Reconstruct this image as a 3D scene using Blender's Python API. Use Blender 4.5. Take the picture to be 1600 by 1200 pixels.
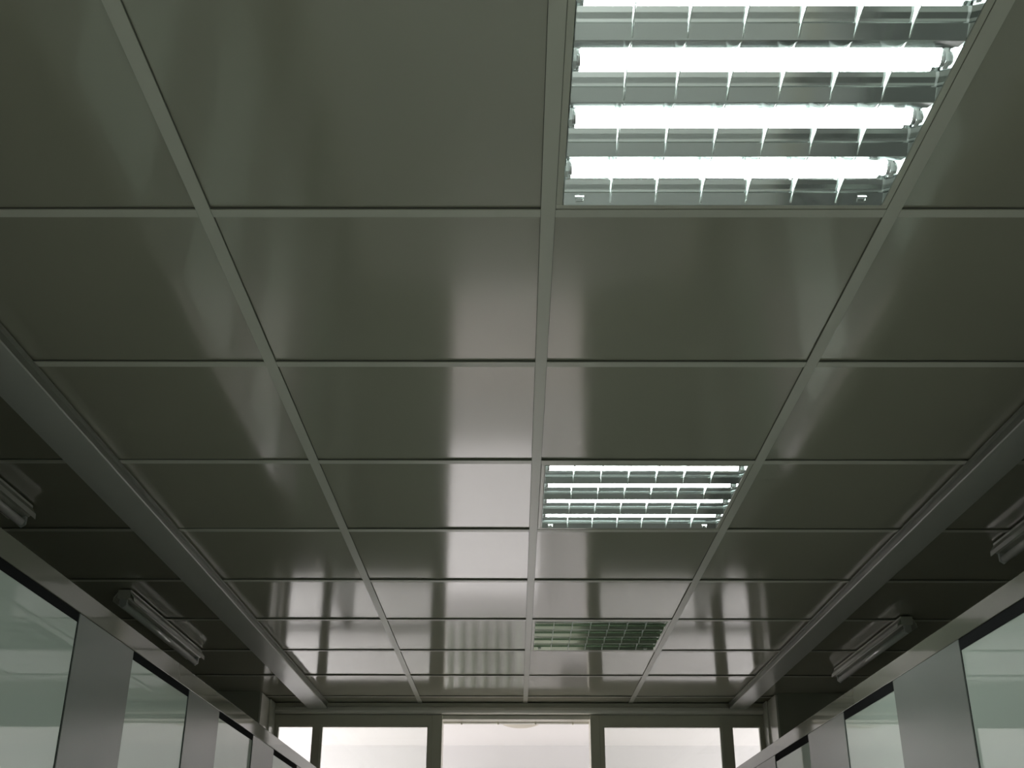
import bpy, bmesh, math, random
from mathutils import Matrix, Vector
random.seed(7)
for o in list(bpy.data.objects):
    bpy.data.objects.remove(o)
sc = bpy.context.scene
COL = sc.collection

# ------------------------------------------------------------------ camera
EYE = 1.585                                    # camera height; ceiling underside at EYE + 1.115
CZ = EYE + 1.115
FPX, PITCH, YAW, ROLL = 1784.6, .43796, -.00363, .00226
cp, sp, cy, sy, cr, sr = (math.cos(PITCH), math.sin(PITCH), math.cos(YAW), math.sin(YAW), math.cos(ROLL), math.sin(ROLL))
Fw = Vector((sy*cp, cy*cp, sp)); Rt = Vector((cy, -sy, 0)); Up = Rt.cross(Fw)
R2 = cr*Rt + sr*Up; U2 = -sr*Rt + cr*Up
cam = bpy.data.cameras.new('camera'); cam.sensor_width = 36; cam.lens = FPX/1600*36
cam.clip_start = .02; cam.clip_end = 100
co = bpy.data.objects.new('camera', cam); COL.objects.link(co)
co.matrix_world = Matrix(((R2.x, U2.x, -Fw.x, 0), (R2.y, U2.y, -Fw.y, 0), (R2.z, U2.z, -Fw.z, EYE), (0, 0, 0, 1)))
sc.camera = co

# ------------------------------------------------------------------ world, lights, exposure
w = bpy.data.worlds.new('world'); sc.world = w; w.use_nodes = True
w.node_tree.nodes['Background'].inputs[0].default_value = (.8, .85, .9, 1)
w.node_tree.nodes['Background'].inputs[1].default_value = .02
sc.view_settings.view_transform = 'Standard'; sc.view_settings.look = 'None'
sc.view_settings.gamma = 1; sc.view_settings.use_curve_mapping = False
sc.view_settings.exposure = 0
sc.cycles.max_bounces = 14; sc.cycles.diffuse_bounces = 6; sc.cycles.glossy_bounces = 8
sc.cycles.transparent_max_bounces = 12
sc.cycles.sample_clamp_indirect = 4
sc.cycles.caustics_refractive = False
sc.cycles.use_denoising = True

TUBE = 46.0
def area(name, loc, rot, sx, sy_, power, col, spread=math.pi):
    l = bpy.data.lights.new(name, 'AREA'); l.shape = 'RECTANGLE'; l.size = sx; l.size_y = sy_
    l.energy = power; l.color = col; l.spread = spread
    o = bpy.data.objects.new(name, l); COL.objects.link(o); o.location = loc; o.rotation_euler = rot
    return o
# daylight through the tall window in the left wall of the bright room beyond the doorway
area('daylight_window', (-3.36, 7.75, 1.75), (0, -math.pi/2, 0), 1.7, 1.1, 60, (1, .945, .965))
area('room_fill_right', (3.36, 7.75, 1.75), (0, math.pi/2, 0), 1.7, 1.1, 36, (1, .945, .965))  # unseen fill light added on the right to brighten this room's walls
# the next lit louvre lamps of the corridor, behind the camera
area('corridor_lamp', (.356, -.42, CZ-.012), (0, 0, 0),   .5, .5, 18, (.93, 1, .96), math.radians(120))
area('corridor_lamp', (.356, -2.22, CZ-.012), (0, 0, 0),   .5, .5, 18, (.93, 1, .96), math.radians(120))

# ------------------------------------------------------------------ materials
def mat(name, col, rough=.5, metal=0, ior=1.5, emis=None, es=0, var=0.0, vscale=6, bump=0, bscale=60, coat=0):
    m = bpy.data.materials.new(name); m.use_nodes = True
    nt = m.node_tree; b = nt.nodes['Principled BSDF']
    b.inputs['Base Color'].default_value = (*col, 1); b.inputs['Roughness'].default_value = rough
    b.inputs['Metallic'].default_value = metal; b.inputs['IOR'].default_value = ior
    b.inputs['Coat Weight'].default_value = coat; b.inputs['Coat Roughness'].default_value = .05
    tc = nt.nodes.new('ShaderNodeTexCoord')
    if var:
        n = nt.nodes.new('ShaderNodeTexNoise'); n.inputs['Scale'].default_value = vscale; n.inputs['Detail'].default_value = 4
        r = nt.nodes.new('ShaderNodeMix'); r.data_type = 'RGBA'
        r.inputs['A'].default_value = (*[c*(1-var) for c in col], 1); r.inputs['B'].default_value = (*[min(1, c*(1+var)) for c in col], 1)
        nt.links.new(tc.outputs['Object'], n.inputs['Vector']); nt.links.new(n.outputs['Fac'], r.inputs['Factor'])
        nt.links.new(r.outputs['Result'], b.inputs['Base Color'])
    if bump:
        n2 = nt.nodes.new('ShaderNodeTexNoise'); n2.inputs['Scale'].default_value = bscale; n2.inputs['Detail'].default_value = 1
        bp = nt.nodes.new('ShaderNodeBump'); bp.inputs['Strength'].default_value = 1; bp.inputs['Distance'].default_value = bump
        nt.links.new(tc.outputs['Object'], n2.inputs['Vector']); nt.links.new(n2.outputs['Fac'], bp.inputs['Height'])
        nt.links.new(bp.outputs['Normal'], b.inputs['Normal'])
    if es:
        b.inputs['Emission Color'].default_value = (*emis, 1); b.inputs['Emission Strength'].default_value = es
    return m

M = {}
M['tile'] = mat('lacquered_ceiling_panel', (.39, .377, .30), .10, ior=2.45, var=.03, vscale=3, bump=.0006, bscale=2.2)
M['tee'] = mat('matt_ceiling_tee', (.62, .61, .53), .25, ior=1.5)
M['gap'] = mat('painted_gap_shade', (.13, .13, .11), .9)
M['slab'] = mat('plain_ceiling_board', (.34, .345, .285), .3, ior=1.6)
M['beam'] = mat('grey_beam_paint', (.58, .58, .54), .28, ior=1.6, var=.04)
M['beam_side'] = mat('shade_darkened_beam_side', (.30, .30, .26), .35, var=.04)  # beam colour darkened to put shade on the inner side
M['header'] = mat('satin_aluminium_header', (.13, .127, .10), .06, ior=1.7, var=.04, vscale=5)
M['panel'] = mat('grey_laminate_panel', (.145, .155, .14), .22, ior=1.5, var=.03, vscale=2)
M['wall'] = mat('off_white_wall_paint', (.55, .55, .5), .6, var=.03)
M['pier'] = mat('pier_paint', (.9, .88, .8), .2, ior=1.9, var=.05, vscale=4)
M['darkwall'] = mat('shaded_room_wall', (.5, .5, .43), .6, var=.05)
M['floor'] = mat('grey_vinyl_floor', (.66, .67, .63), .35, var=.08, vscale=3)
M['floor_dark'] = mat('pale_vinyl_floor', (.55, .53, .50), .4, var=.1, vscale=3)
M['white_ceiling'] = mat('white_ceiling_paint', (.9, .89, .88), .7)
M['white'] = mat('white_wall_paint', (.80, .80, .80), .7, var=.015, vscale=2)
M['frame'] = mat('grey_window_frame', (.66, .64, .54), .3, ior=1.5, var=.04)
M['rubber'] = mat('black_glazing_seal', (.008, .008, .008), .9, ior=1.15)
M['lampframe'] = mat('lamp_frame_white', (.60, .59, .50), .12, ior=2.0)
M['mirror'] = mat('bright_louvre_aluminium', (.74, .78, .77), .09, metal=1, bump=.0003, bscale=9)
M['mirror_dimmed'] = mat('dimmed_green_louvre_aluminium', (.40, .47, .38), .12, metal=1)  # louvre metal darkened to paint in the dim reflections of the unlit lamp
M['blade'] = mat('satin_blade_aluminium', (.88, .93, .91), .35, metal=.6)
M['reflector'] = mat('satin_reflector_aluminium', (.62, .68, .66), .22, metal=1)
M['holder'] = mat('white_lampholder_plastic', (.7, .72, .7), .4)
M['tube_on'] = mat('lit_tube', (.9, .95, .92), .4, emis=(.90, 1, .965), es=TUBE)
M['tube_off'] = mat('unlit_tube', (.95, .95, .92), .06, ior=2.1)
M['cap'] = mat('tube_end_cap', (.6, .6, .6), .3, metal=1)
M['clip'] = mat('bright_clip', (.85, .87, .85), .2, metal=1)
M['batten'] = mat('batten_light_enamel', (.75, .75, .68), .2, ior=1.6)
M['dome'] = mat('opal_dome', (.72, .68, .58), .4)
M['blind'] = mat('white_blind_slat', (.55, .60, .53), .6)
M['daylight_pane'] = mat('frosted_pane_backlit_by_daylight', (.8, .8, .8), .5, emis=(1, .95, .95), es=.85)
M['box'] = mat('grey_box_enamel', (.20, .20, .19), .5)

def glassmat(name, tint, ior, transp, film):
    m = bpy.data.materials.new(name); m.use_nodes = True; nt = m.node_tree; nt.nodes.clear()
    out = nt.nodes.new('ShaderNodeOutputMaterial'); fr = nt.nodes.new('ShaderNodeFresnel'); fr.inputs['IOR'].default_value = ior
    gl = nt.nodes.new('ShaderNodeBsdfGlossy'); gl.inputs['Roughness'].default_value = .015
    gl.inputs['Color'].default_value = (.97, 1, .98, 1)
    tr = nt.nodes.new('ShaderNodeBsdfTransparent'); tr.inputs['Color'].default_value = (*tint, 1)
    df = nt.nodes.new('ShaderNodeBsdfDiffuse'); df.inputs['Color'].default_value = (*film, 1)
    m1 = nt.nodes.new('ShaderNodeMixShader'); m1.inputs[0].default_value = transp
    m2 = nt.nodes.new('ShaderNodeMixShader')
    nt.links.new(df.outputs[0], m1.inputs[1]); nt.links.new(tr.outputs[0], m1.inputs[2])
    nt.links.new(fr.outputs[0], m2.inputs[0]); nt.links.new(m1.outputs[0], m2.inputs[1]); nt.links.new(gl.outputs[0], m2.inputs[2])
    nt.links.new(m2.outputs[0], out.inputs['Surface'])
    return m
M['glass'] = glassmat('greenish_partition_glass', (.75, .9, .82), 1.62, .25, (.60, .66, .585))
M['clear'] = glassmat('clear_window_glass', (.97, .98, .97), 1.45, .985, (.8, .8, .8))

YE = 6.72                                   # face of the end wall
# ------------------------------------------------------------------ mesh helpers
def box(bm, x0, x1, y0, y1, z0, z1, mi=0):
    v = [bm.verts.new((x, y, z)) for z in (z0, z1) for y in (y0, y1) for x in (x0, x1)]
    for f in ((0, 2, 3, 1), (4, 5, 7, 6), (0, 1, 5, 4), (2, 6, 7, 3), (0, 4, 6, 2), (1, 3, 7, 5)):
        fc = bm.faces.new([v[i] for i in f]); fc.material_index = mi
def prism(bm, pts, axis, a, b, mi=0, closed=True):
    """extrude a 2D profile along an axis. axis 'x': pts are (y,z); axis 'y': pts are (x,z)"""
    def P(p, t): return (t, p[0], p[1]) if axis == 'x' else (p[0], t, p[1])
    A = [bm.verts.new(P(p, a)) for p in pts]; B = [bm.verts.new(P(p, b)) for p in pts]
    n = len(pts)
    for i in range(n if closed else n-1):
        j = (i+1) % n
        f = bm.faces.new((A[i], A[j], B[j], B[i])); f.material_index = mi
    if closed:
        bm.faces.new(A[::-1]).material_index = mi; bm.faces.new(B).material_index = mi
def cyl(bm, axis, c, r, a, b, n=16, mi=0, smooth=True):
    pts = [(c[0]+r*math.cos(2*math.pi*i/n), c[1]+r*math.sin(2*math.pi*i/n)) for i in range(n)]
    k = len(bm.faces); prism(bm, pts, axis, a, b, mi)
    bm.faces.ensure_lookup_table()
    if smooth:
        for f in bm.faces[k:k+n]: f.smooth = True
def mesh(name, bm, mats):
    bmesh.ops.recalc_face_normals(bm, faces=bm.faces)
    me = bpy.data.meshes.new(name); bm.to_mesh(me); bm.free()
    for m in (mats if isinstance(mats, (list, tuple)) else [mats]): me.materials.append(M[m])
    return me
def link(name, me, parent=None, loc=None):
    o = bpy.data.objects.new(name, me); COL.objects.link(o)
    if parent: o.parent = parent
    if loc: o.location = loc
    return o
def obj(name, bm, mats, parent=None, loc=None, bevel=0):
    o = link(name, mesh(name, bm, mats), parent, loc)
    if bevel:
        md = o.modifiers.new('bevel', 'BEVEL'); md.width = bevel; md.segments = 2; md.limit_method = 'ANGLE'
    return o
def struct(o): o['kind'] = 'structure'; return o
def bx(name, c, mats, parent=None, bevel=0, loc=None):
    bm = bmesh.new(); box(bm, *c); return obj(name, bm, mats, parent, loc, bevel)
def empty(name, loc, parent=None, rz=0):
    o = bpy.data.objects.new(name, None); COL.objects.link(o); o.location = loc; o.rotation_euler.z = rz
    o.empty_display_size = .1
    if parent: o.parent = parent
    return o
def tag(o, label, cat, group=None):
    o['label'] = label; o['category'] = cat
    if group: o['group'] = group
    return o

YB = 8.44                                   # back wall of the bright room beyond
Y0 = 1.68                                   # a cross joint of the ceiling grid
X0 = .056                                   # a main tee of the ceiling grid
XL, XR = -.956, 1.056                       # corridor faces of the partitions
H = lambda h: EYE + h

# ------------------------------------------------------------------ floor, room shell
struct(bx('floor', (-3.5, 3.5, -4, YE+.1, -.1, 0), 'floor'))
struct(bx('wall_left', (-3.5, -3.4, -4, 8.6, 0, 2.95), 'darkwall'))
struct(bx('wall_right', (3.4, 3.5, -4, 8.6, 0, 2.95), 'darkwall'))
struct(bx('wall_back', (-3.4, 3.4, -4.0, -3.9, 0, 2.95), 'wall'))

# ------------------------------------------------------------------ ceiling
ceil = bmesh.new()
box(ceil, -3.4, 3.4, -3.9, YE+.15, CZ+.14, CZ+.20)
box(ceil, -3.4, 3.4, -3.9, Y0-.6*2-.012, CZ+.003, CZ+.06)
ceiling = struct(obj('ceiling', ceil, 'slab'))
KX = range(-6, 6)                            # columns between tee k and tee k+1
def tile_mesh(i, sx, sy_):
    rnd = random.Random(100+i)
    bm = bmesh.new(); n = 8
    sag = rnd.uniform(-.00035, .00055); tx, ty = rnd.uniform(-.0006, .0006), rnd.uniform(-.0005, .0005)
    g = []
    for a in range(n+1):
        row = []
        for b in range(n+1):
            u, v = a/n*2-1, b/n*2-1
            z = -sag*(1-u*u)*(1-v*v) + tx*u + ty*v
            row.append(bm.verts.new((u*sx/2, v*sy_/2, z)))
        g.append(row)
    for a in range(n):
        for b in range(n):
            bm.faces.new((g[a][b], g[a][b+1], g[a+1][b+1], g[a+1][b])).smooth = True
    # folded rim and back
    rim = [g[a][0] for a in range(n+1)] + [g[n][b] for b in range(1, n+1)] + [g[a][n] for a in range(n-1, -1, -1)] + [g[0][b] for b in range(n-1, 0, -1)]
    top = [bm.verts.new((v.co.x, v.co.y, .012)) for v in rim]
    rim = [bm.verts.new(v.co) for v in rim]
    L = len(rim)
    for i_ in range(L): bm.faces.new((rim[i_], rim[(i_+1) % L], top[(i_+1) % L], top[i_]))
    bm.faces.new(top)
    return mesh('ceiling_tile', bm, 'tile')
TM = [tile_mesh(i, .592, .592) for i in range(7)]
TE = [tile_mesh(20+i, .592, YE-(Y0+4.8)-.006) for i in range(3)]
lamp_rows = (-1, 2, 5)
rt = random.Random(5)
for n in range(-2, 9):
    for k in KX:
        if k == 0 and n in lamp_rows: continue
        xm = X0+.6*k+.3
        if n == 8:
            if xm < -1.5 or xm > 1.6: continue
            y = (Y0+4.8+YE)/2; me = rt.choice(TE)
        else:
            y = Y0+.6*n+.3; me = rt.choice(TM)
        if k == -6 or k == 5:
            pass
        link('ceiling_tile', me, ceiling, (xm, y, CZ+.0047))
# T-bars: light flange with a dark strip above it painting the reveal's shade
def tee(name, x0, x1, y0, y1, along):
    bm = bmesh.new(); box(bm, x0, x1, y0, y1, CZ, CZ+.0018, 0)
    e = .0016
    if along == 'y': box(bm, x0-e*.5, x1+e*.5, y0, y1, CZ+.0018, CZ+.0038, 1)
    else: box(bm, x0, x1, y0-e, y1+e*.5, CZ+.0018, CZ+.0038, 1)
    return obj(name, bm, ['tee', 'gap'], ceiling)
for k in range(-5, 6):
    x = X0+.6*k
    tee('main_tee', x-.0125, x+.0125, Y0-1.2, YE-.05 if abs(x) < 1.3 else YE-.39, 'y')
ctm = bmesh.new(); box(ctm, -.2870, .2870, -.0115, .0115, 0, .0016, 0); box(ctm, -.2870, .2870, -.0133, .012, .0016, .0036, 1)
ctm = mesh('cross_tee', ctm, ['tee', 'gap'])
for n in range(-2, 9):
    for k in KX:
        link('cross_tee', ctm, ceiling, (X0+.6*k+.3, Y0+.6*n, CZ+.0002))

# ------------------------------------------------------------------ beams under the ceiling (partition tracks)
def beam(name, xi, xo, sgn):
    y0, y1 = -3.8, YE-.055
    bm = bmesh.new()
    # inner lip hugging the ceiling, then side face, bottom face
    pts = [(xi, CZ-.0005), (xi, CZ-.006), (xi+sgn*.008, CZ-.007), (xi+sgn*.008, CZ-.026), (xi+sgn*.002, CZ-.030), (xi+sgn*.004, CZ-.0335),
           (xo-sgn*.004, CZ-.0335), (xo, CZ-.030), (xo, CZ-.0005)]
    prism(bm, pts, 'y', y0, y1)
    bm.faces.ensure_lookup_table()
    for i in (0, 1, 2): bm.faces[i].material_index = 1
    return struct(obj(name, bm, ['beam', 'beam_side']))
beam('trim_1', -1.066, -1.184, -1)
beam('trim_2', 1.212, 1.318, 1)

# ------------------------------------------------------------------ end wall with high windows and doorway
T = .12
wall_end = bmesh.new()
box(wall_end, -1.39, -.474, YE, YE+T, 0, H(.37))
box(wall_end, .478, 1.43, YE, YE+T, 0, H(.37))
box(wall_end, -1.39, 1.43, YE, YE+T, H(1.035), CZ+.14)
wall_end = struct(obj('wall_end', wall_end, 'darkwall'))
# piers and the end walls of the two side rooms
pl = bmesh.new(); box(pl, -3.4, -1.39, 6.34, YE+T, 0, CZ+.14)
struct(obj('wall_end_left', pl, 'darkwall'))
pr_ = bmesh.new(); box(pr_, 1.43, 3.4, 6.38, YE+T, 0, CZ+.14)
struct(obj('wall_end_right', pr_, 'darkwall'))
# pale lining boards on the reveal faces of the piers, standing proud of them
for nm, x, s, ya in (('trim_3', -1.39, 1, 6.342), ('trim_4', 1.43, -1, 6.382)):
    bm = bmesh.new()
    box(bm, *sorted((x, x+s*.012)), ya, YE-.02, .02, CZ-.002)
    box(bm, *sorted((x+s*.012, x+s*.022)), ya+.20, YE-.02, .02, CZ-.002)
    struct(obj(nm, bm, 'pier', bevel=.002))
# cornice rail at the head of the end wall
bm = bmesh.new()
prism(bm, [(YE, H(1.098)), (YE-.042, H(1.098)), (YE-.056, H(1.088)), (YE-.060, H(1.072)), (YE-.052, H(1.060)), (YE-.03, H(1.055)), (YE, H(1.055))], 'x', -1.376, 1.414)
struct(obj('trim_5', bm, 'pier'))
bm = bmesh.new(); box(bm, -1.376, 1.414, YE-.040, YE, H(1.098), CZ+.001)
struct(obj('trim_6', bm, 'frame'))
# windows
def window(name, xs, side):
    """xs: outer frame edges and mullion"""
    xa, ma, mb, xb = xs
    fr = bmesh.new(); y0, y1 = YE-.028, YE+.05
    zt, zb, tr0, tr1 = H(1.052), H(.37), H(.662), H(.700)
    def b(a0, a1, c0, c1, yy=y0): box(fr, a0, a1, yy, y1, c0, c1)
    b(xa, xb, H(.993), zt); b(xa, xb, zb-.03, zb+.012)
    for (p, q) in ((xa, ma), (mb, xb)):
        pass
    e = .024
    b(xa, xa+e, zb+.012, H(.993)); b(xb-e, xb, zb+.012, H(.993)); b(ma, mb, zb+.012, H(.993), y0-.006)
    b(xa+e, ma, tr0, tr1, y0+.006); b(mb, xb-e, tr0, tr1, y0+.006)
    o = struct(obj(name, fr, 'frame'))
    for (p, q) in ((xa+e, ma), (mb, xb-e)):
        for (r, s) in ((zb+.012, tr0), (tr1, H(.993))):
            bx('pane', (p-.004, q+.004, YE+.006, YE+.012, r-.004, s+.004), 'clear', o)
            sb = bmesh.new(); t = .007
            for c in ((p, p+t, r, s), (q-t, q, r, s), (p+t, q-t, r, r+t), (p+t, q-t, s-t, s)):
                box(sb, c[0], c[1], y0+.012, YE+.006, c[2], c[3])
            obj('glazing_bead', sb, 'frame', o)
    return o
window('window_1', (-1.378, -1.147, -1.104, -.470), 0)
window('window_2', (.474, 1.168, 1.226, 1.416), 1)
# doorway frame: two jambs and a head
dj = struct(bx('door_1', (-.452, .460, YE-.010, YE+T, H(1.030), H(1.050)), 'pier'))
dj.name = 'door_1'
bx('jamb', (-.474, -.416, YE-.034, YE+T, 0, H(1.052)), 'frame', dj, .002)
bx('jamb', (.424, .478, YE-.034, YE+T, 0, H(1.052)), 'frame', dj, .002)
bx('head_rail', (-.416, .424, YE+.085, YE+T, H(1.022), H(1.030)), 'pier', dj)
for i, x in enumerate((-.31, -.10, .115, .33)):
    bx('track_bracket', (x-.004, x+.004, YE+.070, YE+.085, H(1.014), H(1.034)), 'frame', dj)

# ------------------------------------------------------------------ bright room beyond
struct(bx('floor_beyond', (-3.5, 3.5, YE+.1, 8.6, -.1, -.001), 'floor_dark'))
struct(bx('wall_beyond', (-3.4, 3.4, YB, YB+.1, 0, 2.95), 'white'))
struct(bx('ceiling_beyond', (-3.4, 3.4, YE+T, YB, CZ+.001, CZ+.08), 'white_ceiling'))
struct(bx('wall_beyond_left', (-3.4, -3.38, YE+T, YB, 0, CZ), 'white'))
struct(bx('wall_beyond_right', (3.38, 3.4, YE+T, YB, 0, CZ), 'white'))
struct(bx('wall_beyond_near_left', (-3.38, -1.41, YE+T, YE+T+.012, 0, CZ), 'white'))
struct(bx('wall_beyond_near_right', (1.45, 3.38, YE+T, YE+T+.012, 0, CZ), 'white'))
# tall frosted daylight window in the back wall behind the left half of the doorway
w3 = bmesh.new()
for c in ((-.68, -.62, H(-1.25), H(.10)), (.17, .23, H(-1.25), H(.10)), (-.62, .17, H(.04), H(.10)), (-.62, .17, H(-1.25), H(-1.19))):
    box(w3, c[0], c[1], YB-.03, YB, c[2], c[3])
w3 = struct(obj('window_3', w3, 'white'))
bx('pane', (-.62, .17, YB-.015, YB-.008, H(-1.19), H(.04)), 'daylight_pane', w3)
# round opal ceiling lamp just past the doorway
dl = empty('ceiling_lamp', (.03, 7.10, CZ)); tag(dl, 'round unlit opal dome lamp on the white ceiling just past the doorway', 'ceiling lamp')
bm = bmesh.new(); cyl(bm, 'x', (0, 0), .1, 0, .012, 32)
bmesh.ops.rotate(bm, verts=bm.verts, matrix=Matrix.Rotation(math.pi/2, 3, 'Y')); obj('base', bm, 'holder', dl)
bm = bmesh.new(); N = 32; rings = []
for j in range(9):
    a = j/8*math.pi/2
    rings.append([bm.verts.new((.15*math.cos(a)*math.cos(2*math.pi*i/N), .15*math.cos(a)*math.sin(2*math.pi*i/N), -.012-.062*math.sin(a))) for i in range(N)] if j < 8 else [bm.verts.new((0, 0, -.074))])
for j in range(7):
    for i in range(N): bm.faces.new((rings[j][i], rings[j][(i+1) % N], rings[j+1][(i+1) % N], rings[j+1][i])).smooth = True
for i in range(N): bm.faces.new((rings[7][i], rings[7][(i+1) % N], rings[8][0])).smooth = True
bm.faces.new(rings[0])
obj('dome', bm, 'dome', dl)
# vertical blind on the back wall (seen mirrored in the glossy ceiling)
vb = empty('vertical_blind', (0, YB, 0)); tag(vb, 'short white vertical blind on the far wall, mirrored as pale stripes in the ceiling', 'blind')
bx('head_rail', (-.60, .07, -.09, -.04, H(.80), H(.84)), 'holder', vb)
sm = bmesh.new(); box(sm, -.036, .036, -.001, .001, 0, .56); sm = mesh('slat', sm, 'blind')
for i in range(8):
    o = link('slat', sm, vb, (-.555+i*.083, -.065, H(.80)-.56)); o.rotation_euler.z = math.radians(52)

wb = empty('wall_box', (.465, YB, H(.71))); tag(wb, 'grey box on the far wall past the doorway, mirrored in the ceiling', 'wall box')
bx('body', (-.135, .135, -.14, 0, -.13, .13), 'box', wb, .006)
bx('door', (-.128, .128, -.152, -.1405, -.123, .123), 'box', wb, .003)
bx('handle', (.098, .110, -.170, -.1525, -.04, .04), 'clip', wb, .002)

# ------------------------------------------------------------------ glazed partitions
def partition(name, xf, s, panes, zt, y_end, gap):
    """xf: corridor face; s: +1 when the wall body lies towards +x"""
    def X(a, b): return sorted((xf+s*a, xf+s*b))
    base = bmesh.new()
    hdr = bmesh.new(); box(hdr, *X(0, .055), -3.8, y_end, zt-.050, zt)
    root = struct(obj(name, hdr, 'header', bevel=.0015))
    zp = zt-.050
    zs = .92
    # panels between panes
    ys = [-3.8]+[v for p in panes for v in p]+[y_end]
    for i in range(0, len(ys), 2):
        a, b = ys[i], ys[i+1]
        if b-a > .02:
            bm = bmesh.new(); box(bm, *X(.001, .050), a+.001, b-.001, zs, zp-.0005); obj('panel', bm, 'panel', root, bevel=.001)
    for a, b in panes:
        bm = bmesh.new(); box(bm, *X(.004, .050), a-.001, b+.001, .08, zs-.004); obj('lower_panel', bm, 'panel', root)
        bm = bmesh.new(); box(bm, *X(0, .055), a, b, zs-.004, zs+.012); obj('sill', bm, 'header', root)
        bm = bmesh.new(); box(bm, *X(.004, .010), a+.0031, b-.0031, zs+.012, zp-gap+.002); g = obj('glass_pane', bm, 'glass', root)
        bm = bmesh.new()
        box(bm, *X(.0025, .030), a+.0015, b-.0015, zp-gap, zp-.0002)
        box(bm, *X(.0035, .012), a+.0001, a+.003, zs+.012, zp-gap)
        box(bm, *X(.0035, .012), b-.003, b-.0001, zs+.012, zp-gap)
        obj('glazing_seal', bm, 'rubber', root)
    bm = bmesh.new(); box(bm, *X(-.004, .055), -3.8, y_end, 0, .08); obj('plinth', bm, 'frame', root)
    return root
wl = partition('wall_partition_left', XL, -1, [(-.45, .35), (.80, 1.57), (1.95, 2.486), (2.877, 3.416), (3.793, 4.318), (4.71, 5.239), (5.62, 6.15)], H(.657), YE-.03, .020)
wr = partition('wall_partition_right', XR, 1, [(-.40, .13), (.60, 1.17), (2.20, 2.733), (3.257, 3.79), (4.28, 4.86), (5.33, 5.86)], H(.657), YE-.03, .026)

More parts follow.
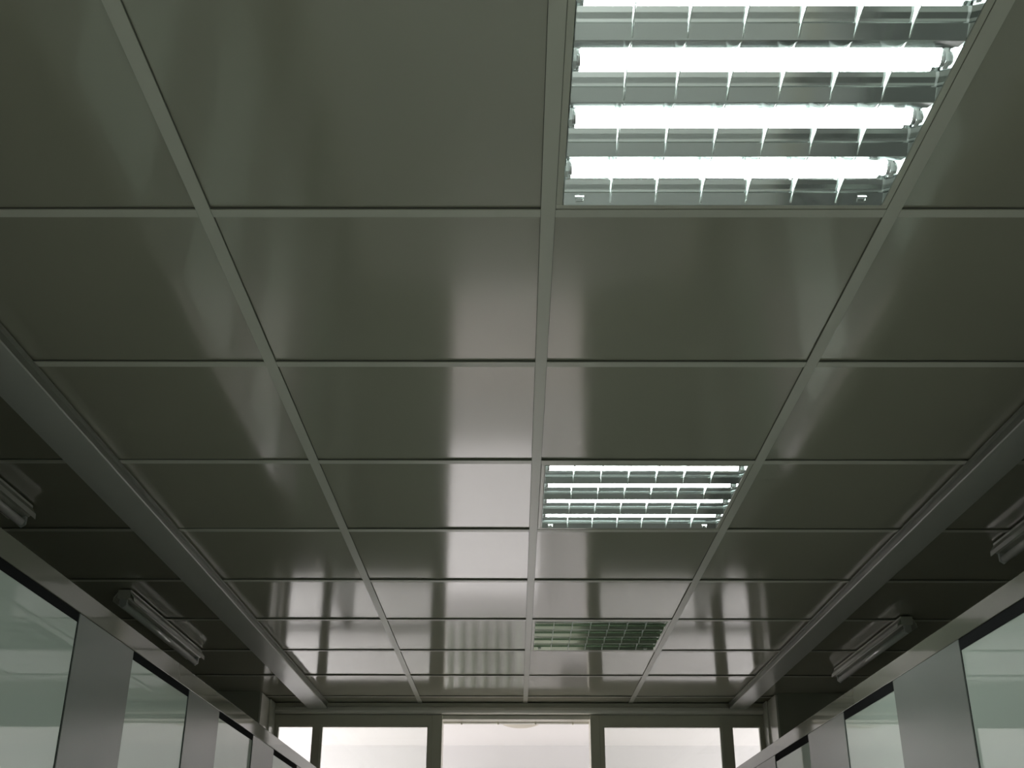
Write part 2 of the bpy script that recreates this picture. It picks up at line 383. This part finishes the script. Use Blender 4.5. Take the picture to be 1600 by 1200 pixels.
# ------------------------------------------------------------------ recessed louvre lamps
def V_rail(yc, half=None):
    """mirror rail along x: a shallow V-shaped bar, a small lip, and the shallow wings above it"""
    F = [(0.0006, 0), (.0240, .0090), (.0222, .0128), (.0262, .0152), (.0360, .0180), (.0430, .0225), (.0485, .0320), (.0520, .0440)]
    if half is None:
        return [(yc-y, z) for y, z in F[::-1]] + [(yc+y, z) for y, z in F]
    f = [(yc-half*y, z) for y, z in F]
    return f + [(yc-half*(y-.0009), z) for y, z in F[::-1]]
def louvre_lamp(cx, cy_, lit, label):
    root = empty('louvre_lamp', (cx, cy_, CZ)); tag(root, label, 'ceiling light', 'recessed louvre lamps of the corridor ceiling')
    a, b = .2868, .2755
    # frame
    bm = bmesh.new()
    for c in ((-a, a, -a, -b), (-a, a, b, a), (-a, -b, -b, b), (b, a, -b, b)):
        box(bm, *c, .001, .008)
    obj('frame', bm, 'lampframe', root, bevel=.0012)
    # housing: top reflector pan with raised troughs over each tube
    bm = bmesh.new()
    P = .1345
    for i in range(4):
        yc = (i-1.5)*P
        prism(bm, [(yc-.0150, .0435), (yc-.013, .050), (yc+.013, .050), (yc+.0150, .0435)], 'x', -.2745, .2745, mi=1, closed=False)
    prism(bm, [(-.2755, .008), (-.2755, .085), (.2755, .085), (.2755, .008)], 'x', -.2755, .2755, mi=1, closed=False)
    for s in (-1, 1):
        v = [bm.verts.new((s*.2755, y, z)) for y, z in ((-.2755, .008), (.2755, .008), (.2755, .085), (-.2755, .085))]
        bm.faces.new(v).material_index = 1
    obj('housing', bm, ['reflector', 'holder'], root)
    # louvre rails
    for yc in (-P, 0, P):
        bm = bmesh.new(); prism(bm, V_rail(yc), 'x', -.2735, .2735); obj('louvre_rail', bm, 'mirror' if lit else 'mirror_dimmed', root)
    for s in (-1, 1):
        bm = bmesh.new(); prism(bm, V_rail(s*.2735, s), 'x', -.2735, .2735); obj('louvre_rail', bm, 'mirror' if lit else 'mirror_dimmed', root)
        bm = bmesh.new()
        prism(bm, [(s*.2745, .0005), (s*.2738, .0005), (s*.2710, .0225), (s*.2725, .0225)], 'y', -.272, .272)
        obj('end_rail', bm, 'mirror', root)
    # cross blades: V in section, lower edge swept up in the middle of the cell
    def blade(yc):
        bm = bmesh.new()
        # profile in (y, z): upper edge follows the rails, lower edge is swept up under the tube
        up_ = [(-P/2+.0012, .0012), (-P/2+.0245, .0088), (-P/2+.0228, .0128), (-P/2+.0268, .0150), (-P/2+.0365, .0178), (-P/2+.0425, .0215), (-.017, .0125),
               (.017, .0125), (P/2-.0425, .0215), (P/2-.0365, .0178), (P/2-.0268, .0150), (P/2-.0228, .0128), (P/2-.0245, .0088), (P/2-.0012, .0012)]
        def lo(y): return .0004+.0075*max(0, 1-(y/(P/2))**2)
        A = []; B = []; C_ = []; D = []
        for y, z in up_:
            zl = min(lo(y), z-.0006)
            A.append(bm.verts.new((-.0016, y, z))); B.append(bm.verts.new((-.0006, y, zl)))
            C_.append(bm.verts.new((.0006, y, zl))); D.append(bm.verts.new((.0016, y, z)))
        for i in range(len(up_)-1):
            for p, q in ((A, B), (B, C_), (C_, D), (D, A)):
                bm.faces.new((p[i], q[i], q[i+1], p[i+1]))
        bm.faces.new((A[0], B[0], C_[0], D[0])); bm.faces.new((D[-1], C_[-1], B[-1], A[-1]))
        return bm
    bmesh_one = mesh('cross_blade', blade(0), 'blade')
    for i in range(4):
        for j in range(6):
            link('cross_blade', bmesh_one, root, ((j-2.5)*.0775, (i-1.5)*P, 0))
    # tubes with caps, lampholders
    for i in range(4):
        yc = (i-1.5)*P
        bm = bmesh.new(); cyl(bm, 'x', (yc, .0285), .0138, -.262, .262, 24)
        t = obj('fluorescent_tube', bm, 'tube_on' if lit else 'tube_off', root)
        for s in (-1, 1):
            bm = bmesh.new(); cyl(bm, 'x', (yc, .0285), .0142, *sorted((s*.262, s*.268)), 16); obj('end_cap', bm, 'cap', t)
            bm = bmesh.new()
            prism(bm, [(yc-.014, .0575), (yc-.016, .030), (yc-.009, .0135), (yc+.009, .0135), (yc+.016, .030), (yc+.014, .0575)], 'x', *sorted((s*.268, s*.2725)))
            obj('lampholder', bm, 'holder', root)
    # retaining clips on the far side rail
    for x in (-.247, .236):
        bm = bmesh.new()
        for c in ((x-.007, x+.007, .2535, .2565, .0040, .0062), (x-.007, x+.007, .2650, .2665, .0012, .0026), (x-.007, x+.007, .2590, .2605, .0034, .0048),
                  (x-.007, x-.0055, .2605, .2650, .0018, .0036), (x+.0055, x+.007, .2605, .2650, .0018, .0036)):
            box(bm, *c)
        obj('clip', bm, 'clip', root)
    return root
LX = X0+.3
louvre_lamp(LX, Y0-.3, True, 'largest lit square louvre lamp, nearest overhead, cut by the top picture edge')
louvre_lamp(LX, Y0+.6*2+.3, True, 'smaller lit square louvre lamp, midway along the ceiling, before the unlit one')
louvre_lamp(LX, Y0+.6*5+.3, False, 'unlit square louvre lamp, farthest along the ceiling near the doorway')

# ------------------------------------------------------------------ batten lamps over the side rooms
def batten(x, y0, y1, s, label):
    root = empty('batten_lamp', (x, (y0+y1)/2, CZ)); tag(root, label, 'batten light', 'unlit batten lamps over the side rooms')
    L = (y1-y0)/2
    bm = bmesh.new(); prism(bm, [(-.024, 0), (-.024, -.030), (-.018, -.036), (.018, -.036), (.024, -.030), (.024, 0)], 'y', -L, L)
    obj('body', bm, 'batten', root, bevel=.001)
    for q in (-1, 1):
        bm = bmesh.new(); prism(bm, [(q*.0245, -.014), (q*.036, -.030), (q*.038, -.044), (q*.040, -.044), (q*.0385, -.028), (q*.0245, -.008)], 'y', -L+.004, L-.004)
        obj('reflector_wing', bm, 'batten', root)
        bm = bmesh.new(); prism(bm, [(-.014, -.0365), (-.014, -.060), (0, -.070), (.014, -.060), (.014, -.0365)], 'y', *sorted((q*L, q*(L-.012))))
        obj('lampholder', bm, 'holder', root)
    bm = bmesh.new(); cyl(bm, 'y', (0, -.054), .013, -L+.012, L-.012, 16); t = obj('fluorescent_tube', bm, 'tube_off', root)
    return root
G = None
batten(-1.465, 4.20, 5.27, -1, 'slim unlit batten lamp over the left glass partition, whole, before the end wall')
batten(-1.465, 2.16, 3.24, -1, 'slim unlit batten lamp over the left glass partition, cut by the left picture edge')
batten(1.585, 4.60, 5.67, 1, 'slim unlit batten lamp over the right glass partition, whole, before the end wall')
batten(1.585, 2.54, 3.61, 1, 'slim unlit batten lamp over the right glass partition, cut by the right picture edge')
bpy.context.view_layer.update()
